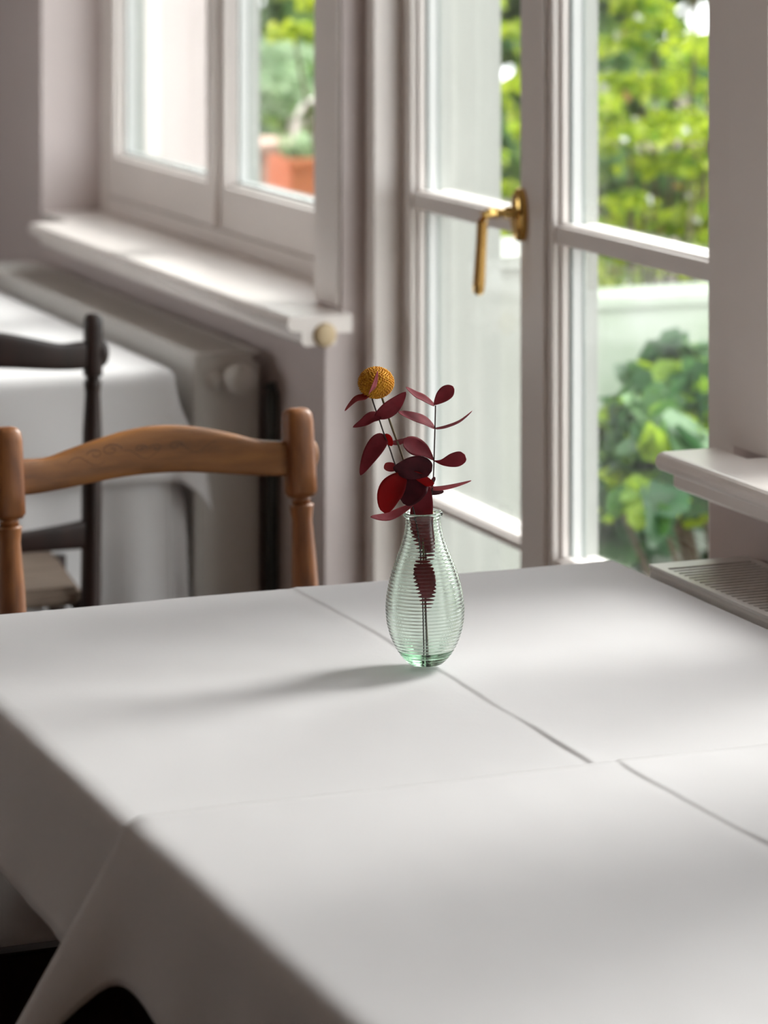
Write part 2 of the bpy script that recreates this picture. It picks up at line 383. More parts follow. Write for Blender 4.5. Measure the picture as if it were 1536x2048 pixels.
# garden door with two leaves
d1_ = thing('door_1', None, None, kind='structure')
DX = 2.06
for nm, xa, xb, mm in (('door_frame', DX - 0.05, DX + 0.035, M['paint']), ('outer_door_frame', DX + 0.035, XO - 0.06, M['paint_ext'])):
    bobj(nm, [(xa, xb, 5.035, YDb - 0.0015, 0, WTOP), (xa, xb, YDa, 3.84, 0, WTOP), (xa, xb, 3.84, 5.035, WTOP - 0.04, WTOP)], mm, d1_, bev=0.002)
def door_leaf(ya, yb, stl, str_):
    lf = bpy.data.objects.new('door_leaf', None); col.objects.link(lf); lf.parent = d1_
    MZ = 1.062; ML = 0.566
    fr = []; a, b = ya + str_, yb - stl; g0, z0, z1 = 0.26, 0.01, WTOP - 0.045
    g1 = z1 - 0.07; x = DX; d0, d1, th = 0.026, 0.046, 0.072
    def frame(xa, xb, ins, low=0.0):
        return [(xa, xb, ya, a + ins, z0, z1), (xa, xb, b - ins, yb, z0, z1),
                (xa, xb, a + ins, b - ins, z0 + low, g0 + ins), (xa, xb, a + ins, b - ins, g1 - ins, z1)]
    fm = frame(x, x + 0.012, 0.0)
    fm[2] = (x, x + 0.012, a, b, g0 - 0.03, g0)
    fm += [(x, x + 0.012, a, b, z0, z0 + 0.12)]
    fm += frame(x + 0.012, x + d0, 0.007)
    bobj('leaf_frame', fm, M['paint'], lf, bev=0.0018)
    bobj('gasket', frame(x + d0 - 0.001, x + d0 + 0.002, 0.010), M['gasket'], lf)
    bobj('spacer_bar', frame(x + d0 + 0.002, x + d1 - 0.002, 0.011), M['spacer'], lf)
    bobj('gasket', frame(x + d1 - 0.002, x + d1 + 0.001, 0.012), M['gasket'], lf)
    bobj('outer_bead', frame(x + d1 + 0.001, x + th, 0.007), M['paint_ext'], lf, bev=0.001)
    h = 0.013
    for MQ, lo, hi in ((MZ, 0.016, 0.011), (ML, 0.007, 0.006)):
        bobj('muntin', [(x + 0.003, x + 0.011, a + 0.001, b - 0.001, MQ - lo, MQ + hi), (x + 0.011, x + d0 - 0.002, a + 0.008, b - 0.008, MQ - lo*0.7, MQ + hi + 0.004),
                    (x + d0 + 0.002, x + d1 - 0.002, a + 0.012, b - 0.012, MQ - lo*0.55, MQ + hi + 0.001), (x + d1 + 0.002, x + th - 0.003, a + 0.008, b - 0.008, MQ - lo*0.8, MQ + hi + 0.002)], M['paint'], lf, bev=0.0018)
    for k, (za, zb) in enumerate(((g0 + 0.002, ML - 0.004), (ML + 0.004, MZ - 0.004), (MZ + 0.004, g1 - 0.002))):
        for dd in (d0, d1):
            bm = bmesh.new(); q = [bm.verts.new((x + dd, y, z)) for y, z in ((a + 0.003, za), (b - 0.003, za), (b - 0.003, zb), (a + 0.003, zb))]
            bm.faces.new(q); me = bpy.data.meshes.new('glass_pane'); bm.to_mesh(me); bm.free()
            link('glass_pane', me, M['pane'], lf)
    return lf
lf1 = door_leaf(4.497, 5.033, 0.038, 0.058)
lf2 = door_leaf(3.842, 4.493, 0.058, 0.040)
bobj('astragal', [(DX - 0.006, DX - 0.0005, 4.455, 4.510, 0.012, WTOP - 0.05)], M['paint'], d1_, bev=0.004)

# brass lever handle on its oval plate
hd = bpy.data.objects.new('door_handle', None); col.objects.link(hd); hd.parent = d1_
HY, HZ, HX = 4.545, 1.083, DX
bm = bmesh.new()
lv = []
for (sx, f, zz) in ((0.0, 1.0, 0), (-0.009, 1.0, 0), (-0.013, 0.90, 0), (-0.0145, 0.72, 0)):
    lv.append([bm.verts.new((HX + sx, HY + 0.019 * f * math.cos(t), HZ - 0.004 + 0.041 * f * math.sin(t))) for t in [2*math.pi*k/40 for k in range(40)]])
for i in range(3):
    for k in range(40): bm.faces.new((lv[i][k], lv[i][(k+1) % 40], lv[i+1][(k+1) % 40], lv[i+1][k]))
bm.faces.new(lv[0][::-1]); bm.faces.new(lv[-1]); bmesh.ops.recalc_face_normals(bm, faces=bm.faces)
me = bpy.data.meshes.new('plate'); bm.to_mesh(me); bm.free(); link('plate', me, M['brass'], hd)
lobj('collar', [(0.012, -0.010), (0.0125, -0.014), (0.010, -0.017), (0.0075, -0.019), (0.010, -0.022), (0.0105, -0.026), (0.0075, -0.029), (0.007, -0.040), (0.0085, -0.041), (0.0085, -0.045), (0.007, -0.046)], M['brass'], hd, axis='X', org=(HX, HY, HZ), seg=24)
lev = [(HX - 0.044, HY, HZ), (HX - 0.056, HY, HZ), (HX - 0.064, HY + 0.001, HZ - 0.003), (HX - 0.067, HY + 0.0015, HZ - 0.012), (HX - 0.068, HY + 0.004, HZ - 0.05),
       (HX - 0.070, HY + 0.008, HZ - 0.110), (HX - 0.0703, HY + 0.0085, HZ - 0.121), (HX - 0.0704, HY + 0.0087, HZ - 0.125)]
tobj('lever', [(lev, [0.0078, 0.0080, 0.0088, 0.0085, 0.0083, 0.0095, 0.0085, 0.004])], M['brass'], hd, seg=8, smooth=False)

# ------------------------------------------------------------------ radiators
def radiator(name, label, x0, x1, ya, yb, z0, z1, knob):
    r = thing(name, label, 'radiator', (x0, yb if knob is None else ya, z0))
    off = Vector(r.location)
    def bo(n, bs, m, bev=0.0): 
        return bobj(n, [(a-off.x, b-off.x, c-off.y, d-off.y, e-off.z, f-off.z) for a, b, c, d, e, f in bs], m, r, bev)
    bo('front_panel', [(x0, x0 + 0.012, ya, yb, z0, z1 - 0.004)], M['metal_white'], 0.004)
    bo('back_panel', [(x1 - 0.012, x1, ya, yb, z0, z1 - 0.02)], M['metal_white'], 0.003)
    bo('side_panel', [(x0 + 0.012, x1 - 0.012, ya, ya + 0.004, z0 + 0.02, z1 - 0.003)], M['metal_white'])
    bo('side_panel', [(x0 + 0.012, x1 - 0.012, yb - 0.004, yb, z0 + 0.02, z1 - 0.003)], M['metal_white'])
    bo('convector', [(x0 + 0.03, x1 - 0.03, ya + 0.02, yb - 0.02, z0 + 0.03, z1 - 0.05)], M['rad_dark'])
    bs = [(x0, x0 + 0.010, ya, yb, z1 - 0.004, z1), (x1 - 0.010, x1, ya, yb, z1 - 0.004, z1),
          (x0 + 0.010, x1 - 0.010, ya, ya + 0.016, z1 - 0.004, z1), (x0 + 0.010, x1 - 0.010, yb - 0.03, yb, z1 - 0.004, z1)]
    y = ya + 0.022
    while y < yb - 0.034:
        bs.append((x0 + 0.010, x1 - 0.010, y, y + 0.0075, z1 - 0.006, z1 - 0.001)); y += 0.0135
    bo('top_grille', bs, M['metal_white'])
    return r, bo
r1, bo1 = radiator('radiator', 'white panel radiator with a round valve knob, below the left window sill', 1.795, 1.915, 5.335, 6.76, 0.12, 0.77, 1)
off = Vector(r1.location)
lobj('valve_knob', [(0.012, 0.0), (0.022, -0.004), (0.026, -0.012), (0.026, -0.040), (0.020, -0.050), (0.0005, -0.053)], M['metal_white'], r1, axis='Y', org=(1.868 - off.x, 5.333 - off.y, 0.728 - off.z), seg=28)
lobj('blanking_plug', [(0.016, 0.0), (0.017, -0.006), (0.012, -0.014), (0.0005, -0.015)], M['metal_white'], r1, axis='Y', org=(1.832 - off.x, 5.333 - off.y, 0.725 - off.z), seg=24)
r2, bo2 = radiator('radiator', 'white radiator with a slatted top grille, beside the right edge of the near table', 1.79, 1.925, 2.0, 3.575, 0.12, 0.755, None)
tag(tobj('dark_rod', [([(1.925, 5.30, 0.001), (1.925, 5.30, 0.70), (1.925, 5.31, 0.715)], 0.011)], M['rod']),  # dark upright rod beside the radiator end
    'dark grey vertical pipe between the radiator end and the door opening', 'rod')

# ------------------------------------------------------------------ tables and cloths
def table(name, label, x0, x1, y0, y1, h):
    t = thing(name, label, 'table', ((x0+x1)/2, (y0+y1)/2, 0)); ox, oy = t.location.x, t.location.y
    bobj('tabletop', [(x0-ox, x1-ox, y0-oy, y1-oy, h-0.028, h)], M['darkwood'], t, bev=0.004)
    a = 0.06
    bobj('added_shade_panel', [(x0+0.01-ox, x1-0.03-ox, y1-0.20-oy, y1-0.17-oy, 0.03, 0.428)], M['darkwood'], t, bev=0.004)  # dark board added in place of the shade below the tabletop
    bobj('apron', [(x0+a-ox, x1-a-ox, y0+a-oy, y0+a+0.02-oy, h-0.11, h-0.028), (x0+a-ox, x1-a-ox, y1-a-0.02-oy, y1-a-oy, h-0.11, h-0.028),
                   (x0+a-ox, x0+a+0.02-ox, y0+a-oy, y1-a-oy, h-0.11, h-0.028), (x1-a-0.02-ox, x1-a-ox, y0+a-oy, y1-a-oy, h-0.11, h-0.028)], M['darkwood'], t)
    for lx in (x0 + 0.27, x1 - 0.27 - 0.05):
        for ly in (y0 + a, y1 - a - 0.05):
            bobj('leg', [(lx-ox, lx+0.05-ox, ly-oy, ly+0.05-oy, 0, h-0.028)], M['darkwood'], t, bev=0.004)
    return t
NX0, NX1, NY0, NY1 = 0.882, 1.765, 1.60, 3.630
table('dining_table', 'near dining table under layered white tablecloths, carrying the flower vase', NX0 + 0.004, NX1 - 0.004, NY0, NY1 - 0.004, TH - 0.006)
table('dining_table', 'far dining table under white cloths, at the radiator below the left window', 0.955, 1.736, 5.350, 6.595, TH - 0.006)

def cloth(name, label, rect, ext, z, hang, flare, top=None, du=0.011, hem_r=0.018, cat='tablecloth', crease=None, m=None):
    """rect: edges the cloth folds over (x0,x1,y0,y1); ext: flat cloth extents as overshoot per side or absolute; hang(side,s)"""
    x0, x1, y0, y1 = rect; L, R, N_, F = ext      # overshoot left, right, near, far (negative = stops short of that edge)
    U0, U1, V0, V1 = x0 - L, x1 + R, y0 - N_, y1 + F
    nu = max(2, int((U1-U0)/du)); nv = max(2, int((V1-V0)/du))
    us = [U0 + (U1-U0)*i/nu for i in range(nu + 1)]
    if crease: us = sorted([u for u in us if abs(u - crease) > 0.0245] + [crease - 0.020 + 0.0016*i for i in range(26)])
    P = []
    for u in us:
        row = []
        for j in range(nv + 1):
            v = V0 + (V1-V0)*j/nv
            k = hang(u, v, x0, x1, y0, y1) if hang else 1.0
            ox = (u - x0) if u < x0 else (u - x1 if u > x1 else 0.0)
            oy = (v - y0) if v < y0 else (v - y1 if v > y1 else 0.0)
            ox *= k; oy *= k
            d = math.hypot(ox, oy)
            cx, cy = min(max(u, x0), x1), min(max(v, y0), y1)
            zz = z + (top(u, v) if top else 0.0)
            if d > 1e-9:
                nx, ny = ox/d, oy/d
                q = hem_r * math.pi / 2
                if d < q: out, dn = hem_r*math.sin(d/hem_r), hem_r*(1-math.cos(d/hem_r))
                else:
                    f = flare(u, v, d - q); out = hem_r + f; dn = hem_r + math.sqrt(max(0.05*(d-q)**2, (d-q)**2 - f*f))
                fade = max(0.0, 1 - d / 0.02)
                zz = z - dn + (top(cx, cy) if top else 0.0) * fade
                cx += nx*out; cy += ny*out
            row.append((cx, cy, zz))
        P.append(row)
    o = grid_obj(name, P, m or M['cloth'], None, True, solid=0.0012)
    tag(o, label, cat)
    return o

def nz(x, y, s=1.0, o=0.0): return noise.noise(Vector((x*s + o, y*s - o, o * 1.7)))
G = lambda x, w: math.exp(-(x/w)**2)
def fold(dx, h, w=0.0011):
    """a pressed crease: the window side stands a little higher and drops sharply to the room side"""
    q = 1/(1 + math.exp(-max(-40, min(40, dx/w))))
    return h*(q*math.exp(-max(0, dx)/0.035) - 0.35*(1 - q)*math.exp(min(0, dx)/0.010))
def top_far(u, v):
    c = 1.345 + 0.005*math.sin(v*4.3) + 0.003*nz(v, 0, 9, 3)
    s = fold(u - c, 0.0022*(0.45 + 1.1*abs(nz(v, 1, 4, 7))))
    return s + 0.0011*nz(u, v, 7, 1) + 0.0006*nz(u, v, 22, 4) + 0.0016
def top_near(u, v):
    c = 1.365 + 0.004*math.sin(v*6) + 0.002*nz(v, 0, 9, 5)
    s = fold(u - c, 0.0027*(0.5 + 0.9*abs(nz(v, 1, 4, 2)))) * min(1, max(0, (2.80 - v)/0.03))
    return s + 0.0011*nz(u, v, 6, 2) + 0.0006*nz(u, v, 20, 9) + 0.0022 + 0.0028*G(YE - v, 0.012)
def hang_far(u, v, x0, x1, y0, y1):
    if u < x0: return (1.0 + 0.16*nz(v, 0, 5, 2)) * (0.80 + 0.20/(1 + math.exp(-(v - 2.79)/0.012)))
    return 1.0
def flare_far(u, v, d):
    if u < NX0: return d * (0.16 + 0.16*nz(v, 0, 9, 5)) 
    return d * 0.05
RECT = (NX0, NX1, NY0, NY1)
cloth('tablecloth', 'white tablecloth on the far half of the near table, under the vase', RECT, (0.142, 0.10, 0 - (2.70 - NY0), 0.13), TH - 0.0012, hang_far, flare_far, top_far, crease=1.345)
YE = 2.785
def hang_near(u, v, x0, x1, y0, y1):
    if u < x0:
        e = YE - v
        return 1.0 + 1.0/(1 + math.exp((e - 0.038)/0.013)) + 0.16*nz(v, 0, 6, 8)
    return 1.0
def flare_near(u, v, d):
    if u < NX0:
        e = YE - v
        return d * (0.10 + 0.22*math.exp(-max(0, e)/0.11) + 0.16/(1 + math.exp((e - 0.052)/0.010)) + 0.10*nz(v, 0, 10, 1) + 0.05*math.sin(v*37))
    return d * 0.05
cloth('tablecloth', 'white tablecloth over the near half of the near table, its edge lapped on top', RECT, (0.137, 0.10, 0.12, 0 - (NY1 - YE)), TH + 0.0022, hang_near, flare_near, top_near, du=0.010, crease=1.365)
def fl_under(u, v, d): return d * (0.04 + 0.05*math.sin(u*21))
cloth('undercloth', 'long white undercloth hanging at the far end of the near table below the top cloths', (NX0, NX1, NY0, NY1), (-0.002, -0.002, -0.9, 0.41), TH - 0.0045, None, fl_under, None, du=0.02)

FR = (0.95, 1.742, 5.345, 6.60)
def top_ft(u, v): return 0.001*nz(u, v, 6, 12) + 0.001
def fl_ft(u, v, d):
    base = 0.10 + 0.08*math.sin(u*17 + 1) + 0.05*nz(u, v, 6, 3)
    if u > FR[1] or v < FR[2]: 
        c = max(0, u - FR[1] + 0.12) * max(0, FR[2] + 0.02 - v)
        base += 0.5*min(1, c*60)*0.3
    if u > FR[1] and v > FR[2] + 0.03: base = 0.03
    return d*base
cloth('tablecloth', 'white top cloth on the far table, corner pointing down beside the radiator', FR, (0.16, 0.17, 0.20, 0.18), TH - 0.001, None, fl_ft, top_ft, du=0.012, hem_r=0.02, m=M['cloth_sunlit'])
def fl_ft2(u, v, d): return d*0.01 if (u > FR[1] and v > FR[2]) else d*(0.035 + 0.05*math.sin(u*26 + 0.7) + 0.02*math.sin(u*61))
cloth('undercloth', 'long white undercloth hanging in folds from the far table behind the chairs', FR, (0.0, 0.30, 0.50, 0.3), TH - 0.0045, None, fl_ft2, None, du=0.014, hem_r=0.014, m=M['cloth_sunlit'])

# ------------------------------------------------------------------ chairs
def rail_mesh(name, w, z, prof_top, prof_bot, yo, th, bow, m, parent, n=40, org=(0, 0, 0)):
    """curved back rail: x from -w..w, rounded cross section"""
    bm = bmesh.new(); rings = []
    for i in range(n + 1):
        t = i/n*2 - 1; x = w*t
        zt, zb = z + prof_top(t), z + prof_bot(t); y = yo(0.5*(zt+zb)) + bow*(1 - t*t)
        hh = (zt - zb)/2; cz = (zt+zb)/2
        ring = []
        for k in range(16):
            a = 2*math.pi*(k+0.5)/16; c, s = math.cos(a), math.sin(a)
            e = 0.45
            px = th/2*math.copysign(abs(c)**e, c); pz = hh*math.copysign(abs(s)**e, s)
            ring.append(bm.verts.new((x, y + px + (yo(cz+pz) - yo(cz)), cz + pz)))
        rings.append(ring)
    for i in range(n):
        for k in range(16): bm.faces.new((rings[i][k], rings[i][(k+1) % 16], rings[i+1][(k+1) % 16], rings[i+1][k]))
    bm.faces.new(rings[0][::-1]); bm.faces.new(rings[-1]); bmesh.ops.recalc_face_normals(bm, faces=bm.faces)
    me = bpy.data.meshes.new(name); bm.to_mesh(me); bm.free()
    return link(name, me, m, parent, True)

def chair(label, loc, rz, H, half, lean, r, mp, mr, scroll, block_len, blockr, seat_d=0.38):
    t = thing('dining_chair', label, 'chair', loc, rz)
    # local: back posts at y=0 (top), front of the chair towards -y; posts lean so the top is at y=0
    yo = lambda z: (z - H)*lean if z > 0.45 else (0.45 - H)*lean
    for s in (-1, 1):
        B = H - block_len
        path = [(z, rr) for z, rr in ((0, r*0.72), (0.10, r*0.9), (0.40, r*1.0), (0.46, r*1.05), (0.53, r*1.02), (0.62, r*1.05), (B - 0.09, r*0.98), (B - 0.030, r*0.78), (B - 0.014, r*0.90), (B - 0.010, r*0.95))]
        pl = [((s*half, yo(z), z), rr) for z, rr in path]
        bm = bmesh.new()
        tube(bm, [p for p, _ in pl], [q for _, q in pl], 20)
        tube(bm, [(s*half, yo(B - 0.010), B - 0.010), (s*half, yo(B + 0.002), B + 0.002)], [r*0.70, r*0.74], 20)
        blk = [(B, r*0.93), (B + 0.006, blockr), (B + 0.03, blockr), (H - 0.018, blockr*0.97), (H - 0.008, blockr*0.90), (H - 0.002, blockr*0.70), (H, blockr*0.40)]
        tube(bm, [(s*half, yo(z), z) for z, _ in blk], [q for _, q in blk], 20, square=0.45)
        bmesh.ops.recalc_face_normals(bm, faces=bm.faces)
        me = bpy.data.meshes.new('back_post'); bm.to_mesh(me); bm.free(); link('back_post', me, mp, t, True)
    ztop = H - 0.043; e0 = 0.044
    hump = lambda q: math.cos(max(-1, min(1, q*1.15))*math.pi/2)**1.6 if abs(q*1.15) < 1 else 0.0
    cr = rail_mesh('crest_rail', half + blockr*0.0, ztop, lambda q: 0.029*hump(q - 0.06) - 0.002*G(abs(q) - 0.72, 0.1), lambda q: -e0 + 0.013*hump(q - 0.02), yo, 0.019, 0.016, mr, t)
    for s in (-1, 1):   # rounded tenon ends showing outside the posts
        bm = bmesh.new(); bmesh.ops.create_uvsphere(bm, u_segments=16, v_segments=10, radius=1)
        bmesh.ops.scale(bm, verts=bm.verts, vec=(0.011, 0.009, 0.021)); bmesh.ops.translate(bm, verts=bm.verts, vec=(s*(half + blockr*0.93), yo(ztop - 0.02) + 0.006, ztop - 0.020))
        me = bpy.data.meshes.new('rail_tenon'); bm.to_mesh(me); bm.free(); link('rail_tenon', me, mr, t, True)
    rail_mesh('lower_rail', half, 0.565, lambda q: -0.004 + 0.014*abs(q)**2, lambda q: -0.038 + 0.004*(1-q*q), yo, 0.017, 0.012, mr, t)
    if scroll:
        bm = bmesh.new()
        def sc(cx, cz, r0, turns, flip, n=26):
            pts = []
            for i in range(n):
                a = turns*2*math.pi*i/n; rr = r0*(1 - i/n*0.8)
                x = cx + flip*rr*math.cos(a)*1.5; z = cz + rr*math.sin(a)*0.8
                tq = x/half
                pts.append((x, yo(z) + 0.016*(1 - tq*tq) - 0.0093, z))
            tube(bm, pts, 0.00045, 5)
        zc = ztop + 0.004
        sc(-0.058, zc, 0.010, 1.3, 1); sc(-0.080, zc - 0.004, 0.008, 1.1, -1); sc(-0.018, zc - 0.001, 0.006, 1.2, 1); sc(0.004, zc - 0.001, 0.006, 1.2, -1); sc(0.030, zc, 0.007, 1.2, 1)
        for k in range(3):
            pts = []
            for i in range(20):
                q = i/19; x = (-0.118 + 0.085*k*0.9) + 0.05*q; z = zc - 0.012 + 0.006*math.sin(q*6 + k) + 0.004*k
                tq = x/half; pts.append((x, yo(z) + 0.016*(1 - tq*tq) - 0.0093, z))
            tube(bm, pts, 0.0004, 5)
        me = bpy.data.meshes.new('carved_scroll'); bm.to_mesh(me); bm.free(); link('carved_scroll', me, M['carving'], t)
    y0 = yo(0.45)
    bm = bmesh.new()
    f = half + 0.03
    top = [(-half + 0.01, y0 - 0.015), (half - 0.01, y0 - 0.015), (f, y0 - seat_d), (-f, y0 - seat_d)]
    va = [bm.verts.new((x, y, 0.432)) for x, y in top]; vb = [bm.verts.new((x, y, 0.462)) for x, y in top]
    bm.faces.new(va[::-1]); bm.faces.new(vb)
    for i in range(4): bm.faces.new((va[i], va[(i+1) % 4], vb[(i+1) % 4], vb[i]))
    bmesh.ops.bevel(bm, geom=list(bm.edges), offset=0.008, segments=3, affect='EDGES'); bmesh.ops.recalc_face_normals(bm, faces=bm.faces)
    me = bpy.data.meshes.new('seat'); bm.to_mesh(me); bm.free(); link('seat', me, M['rush'], t)
    tobj('seat_rail', [([(-half, y0, 0.415), (half, y0, 0.415)], 0.013), ([(-f, y0 - seat_d + 0.02, 0.415), (f, y0 - seat_d + 0.02, 0.415)], 0.013),
                       ([(-half, y0, 0.415), (-f, y0 - seat_d + 0.02, 0.415)], 0.013), ([(half, y0, 0.415), (f, y0 - seat_d + 0.02, 0.415)], 0.013)], mr, t)
    for s in (-1, 1):
        tobj('front_leg', [([(s*f, y0 - seat_d + 0.02, z) for z in (0, 0.03, 0.08, 0.12, 0.30, 0.36, 0.455)], [r*0.6, r*0.85, r*0.8, r*0.6, r*0.85, r*0.95, r*0.95])], mp, t, seg=16)
        tobj('side_stretcher', [([(s*half, y0, 0.20), (s*f, y0 - seat_d + 0.02, 0.20)], 0.010)], mr, t)
    tobj('front_stretcher', [([(-f, y0 - seat_d + 0.02, 0.26), (f, y0 - seat_d + 0.02, 0.26)], 0.010)], mr, t)
    return t
chair('warm brown wooden chair with carved crest rail at the near table', (1.307, 4.05, 0), 0, 0.892, 0.199, 0.14, 0.0175, M['oak_post'], M['oak'], True, 0.115, 0.0205, 0.33)
chair('dark brown, nearly black wooden chair with woven seat, pushed up to the far table', (1.303, 4.97, 0), math.pi, 0.902, 0.200, 0.03, 0.0158, M['darkwood'], M['darkwood'], False, 0.098, 0.0150, 0.315)

# ------------------------------------------------------------------ vase
VX, VY = 1.342, 3.211
VR = math.radians(1.3)
vase = thing('bud_vase', 'ribbed pale green glass bottle vase on the white tablecloth', 'vase', (VX, VY, TH + 0.0052))
vase.rotation_euler = Matrix.Rotation(-VR, 3, Vector((SA, CA, 0))).to_euler()
keys = [(0.0, 0.0150), (0.0015, 0.0185), (0.006, 0.0232), (0.012, 0.0280), (0.022, 0.0340), (0.034, 0.0385), (0.047, 0.0413), (0.060, 0.0420), (0.073, 0.0410), (0.088, 0.0380),
        (0.102, 0.0338), (0.116, 0.0285), (0.128, 0.0238), (0.140, 0.0203), (0.149, 0.0187), (0.1555, 0.0182)]
def rad(z):
    for (a, ra), (b, rb) in zip(keys, keys[1:]):
        if z <= b:
            t = (z-a)/(b-a); return ra + (rb-ra)*t
    return keys[-1][1]
zs_ = np.linspace(0, 0.1555, 300); rr_ = np.array([rad(z) for z in zs_])
ker = np.ones(15)/15; rs = np.convolve(np.pad(rr_, 7, mode='edge'), ker, 'valid'); rs[:8] = rr_[:8]
outer = []
for z, r in zip(zs_, rs):
    if z < 0.004: outer.append((float(r), float(z))); continue
    rib = 0.0008*(abs(math.cos(math.pi*(z-0.004)/0.0037)) - 0.4)
    outer.append((float(r + rib), float(z)))
lip = [(0.0180, 0.1565), (0.0196, 0.1580), (0.0211, 0.1592), (0.0217, 0.1608), (0.0213, 0.1624), (0.0200, 0.1634), (0.0184, 0.1632), (0.0170, 0.1618), (0.0163, 0.1595)]
inner = [(float(max(0.002, np.interp(z, zs_, rs) - 0.0024)), float(z)) for z in np.linspace(0.155, 0.016, 70)] + [(0.021, 0.0125), (0.012, 0.0108), (0.0008, 0.0102)]
bot = [(0.0006, 0.0015), (0.010, 0.0012), (0.0140, 0.0)]
lobj('glass_bottle', bot + outer[1:] + lip + inner, M['glass'], vase, seg=96)

# ------------------------------------------------------------------ flowers (x,y in photo px at the vase's distance, d = metres nearer/farther)
ZV = VX*SA + VY*CA
Fv, Rv, Uv = Vector((SA, CA, 0)), Vector((CA, -SA, 0)), Vector((0, 0, 1))
def at(px, py, d=0.0):
    z = ZV; 
    return Vector((0, 0, EYE)) + Fv*(z + d) + Rv*((px - 768)/FPX*z) - Uv*((py - HOR)/FPX*z)
PX = ZV/FPX
def spline(pts, n):
    out = []; m_ = len(pts)
    for i in range(n + 1):
        t = i/n*(m_-1); k = min(int(t), m_-2); f = t-k
        p0 = pts[max(k-1, 0)]; p1 = pts[k]; p2 = pts[k+1]; p3 = pts[min(k+2, m_-1)]
        out.append(0.5*((2*p1) + (p2-p0)*f + (2*p0-5*p1+4*p2-p3)*f*f + (3*p1-p0-3*p2+p3)*f**3))
    return out
def leaf(parent, ctrl, wpx, phi, m, skew=0.5, tip=1.0, cup=0.15, orgn=Vector((0, 0, 0)), label=None):
    """ctrl: (px,py,d) points from the base to the tip; wpx: widest half width; phi: degrees the blade turns edge-on"""
    P = [at(*c) for c in ctrl]; C = spline(P, 18); rows = []
    ph = math.radians(phi)
    for i, c in enumerate(C):
        t = i/18
        d = (C[min(i+1, 18)] - C[max(i-1, 0)]).normalized()
        side = d.cross(Fv); side = side.normalized() if side.length > 1e-6 else Rv
        nrm = d.cross(side).normalized()
        wd = side*math.cos(ph) + nrm*math.sin(ph); nn = d.cross(wd)
        tt = t**(math.log(0.5)/math.log(skew))
        w = wpx*PX*(max(0.0, math.sin(math.pi*tt))**(0.75 if t < skew else 0.75*tip)) + 0.0002
        row = []
        for k in range(-4, 5):
            q = k/4
            row.append(c + wd*w*q + nn*(cup*w*q*q) - orgn)
        rows.append(row)
    o = grid_obj('leaf', rows, m, parent, True, solid=0.0004)
    if label: o['label'] = label
    return o
def sprig(name, label, cat, pts, r, m):
    base = at(*pts[0]); t = thing(name, label, cat, base)
    C = spline([at(*p) - base for p in pts], 10*len(pts))
    tobj('stem', [(C, r if hasattr(r, '__len__') else [r]*len(C))], m, t, seg=8)
    return t, base
# sprig on the right
ta, oa = sprig('eucalyptus_sprig', 'upright burgundy eucalyptus sprig on the right side of the vase', 'dried plant',
    [(853, 1318, 0.002), (852, 1230, 0.002), (852, 1120, 0.004), (858, 1040, 0.004), (864, 985, 0), (867, 950, 0), (869, 888, 0), (870, 855, 0), (871, 811, 0)], 0.0007, M['stem_dark'])
A = dict(orgn=oa)
leaf(ta, [(868, 810, 0), (880, 796, -.004), (894, 780, -.008), (906, 770, -.01)], 15.5, 15, M['leaf'], skew=0.6, **A)
leaf(ta, [(869, 812, 0), (848, 799, .003), (830, 790, .006), (812, 777, .01)], 13, 69, M['leaf'], skew=0.45, **A)
leaf(ta, [(870, 857, 0), (850, 842, -.003), (825, 832, -.008), (796, 820, -.014)], 16, 66, M['leaf'], skew=0.5, **A)
leaf(ta, [(870, 856, 0), (893, 852, .004), (920, 843, .009), (945, 826, .014)], 16, 72, M['leaf'], skew=0.4, **A)
leaf(ta, [(866, 921, 0), (885, 923, -.004), (908, 916, -.009), (929, 905, -.012)], 17, 22, M['leaf'], skew=0.72, tip=0.6, **A)
leaf(ta, [(868, 921, 0), (848, 900, -.003), (826, 890, -.006), (806, 880, -.01)], 19, 32, M['leaf'], skew=0.62, tip=0.8, **A)
leaf(ta, [(852, 976, .002), (880, 974, -.002), (912, 966, -.008), (942, 956, -.014)], 13, 60, M['leaf_dusty'], skew=0.35, **A)
leaf(ta, [(842, 986, .004), (862, 985, .006), (888, 988, .012)], 8, 30, M['leaf_dark'], skew=0.6, **A)
leaf(ta, [(862, 975, .002), (866, 960, .0), (870, 954, .0)], 5, 40, M['leaf_dark'], **A)
leaf(ta, [(850, 962, -.004), (846, 995, -.006), (843, 1045, -.004), (852, 1085, .002), (860, 1118, .004)], 23, 10, M['leaf'], skew=0.45, tip=0.7, **A)
# sprig on the left
tb, ob = sprig('eucalyptus_sprig', 'leaning burgundy eucalyptus sprig on the left with big leaves over the vase mouth', 'dried plant',
    [(848, 1318, -.004), (846, 1230, -.004), (842, 1120, -.006), (832, 1040, -.006), (818, 990, -.006), (800, 950, -.006), (788, 921, -.005), (780.6, 899, -.004), (768.5, 868, -.003), (759.6, 842, -.002), (748.5, 811, 0), (740.8, 786, 0)], 0.0008, M['stem_dark'])
B = dict(orgn=ob)
leaf(tb, [(740, 787, 0), (744, 772, -.024), (750, 755, -.026), (755, 734, -.028)], 9, 58, M['leaf_dusty'], skew=0.4, **B)
leaf(tb, [(741, 786, 0), (728, 793, -.004), (710, 798, -.010), (690, 817, -.016)], 11, 66, M['leaf_dusty'], skew=0.4, **B)
leaf(tb, [(752, 836, 0), (770, 822, -.006), (790, 802, -.011), (811.5, 779, -.016)], 19, 28, M['leaf'], skew=0.48, tip=1.2, **B)
leaf(tb, [(762, 832, 0), (745, 833, -.005), (728, 842, -.010), (706, 850, -.014)], 13, 45, M['leaf'], skew=0.4, tip=1.2, **B)
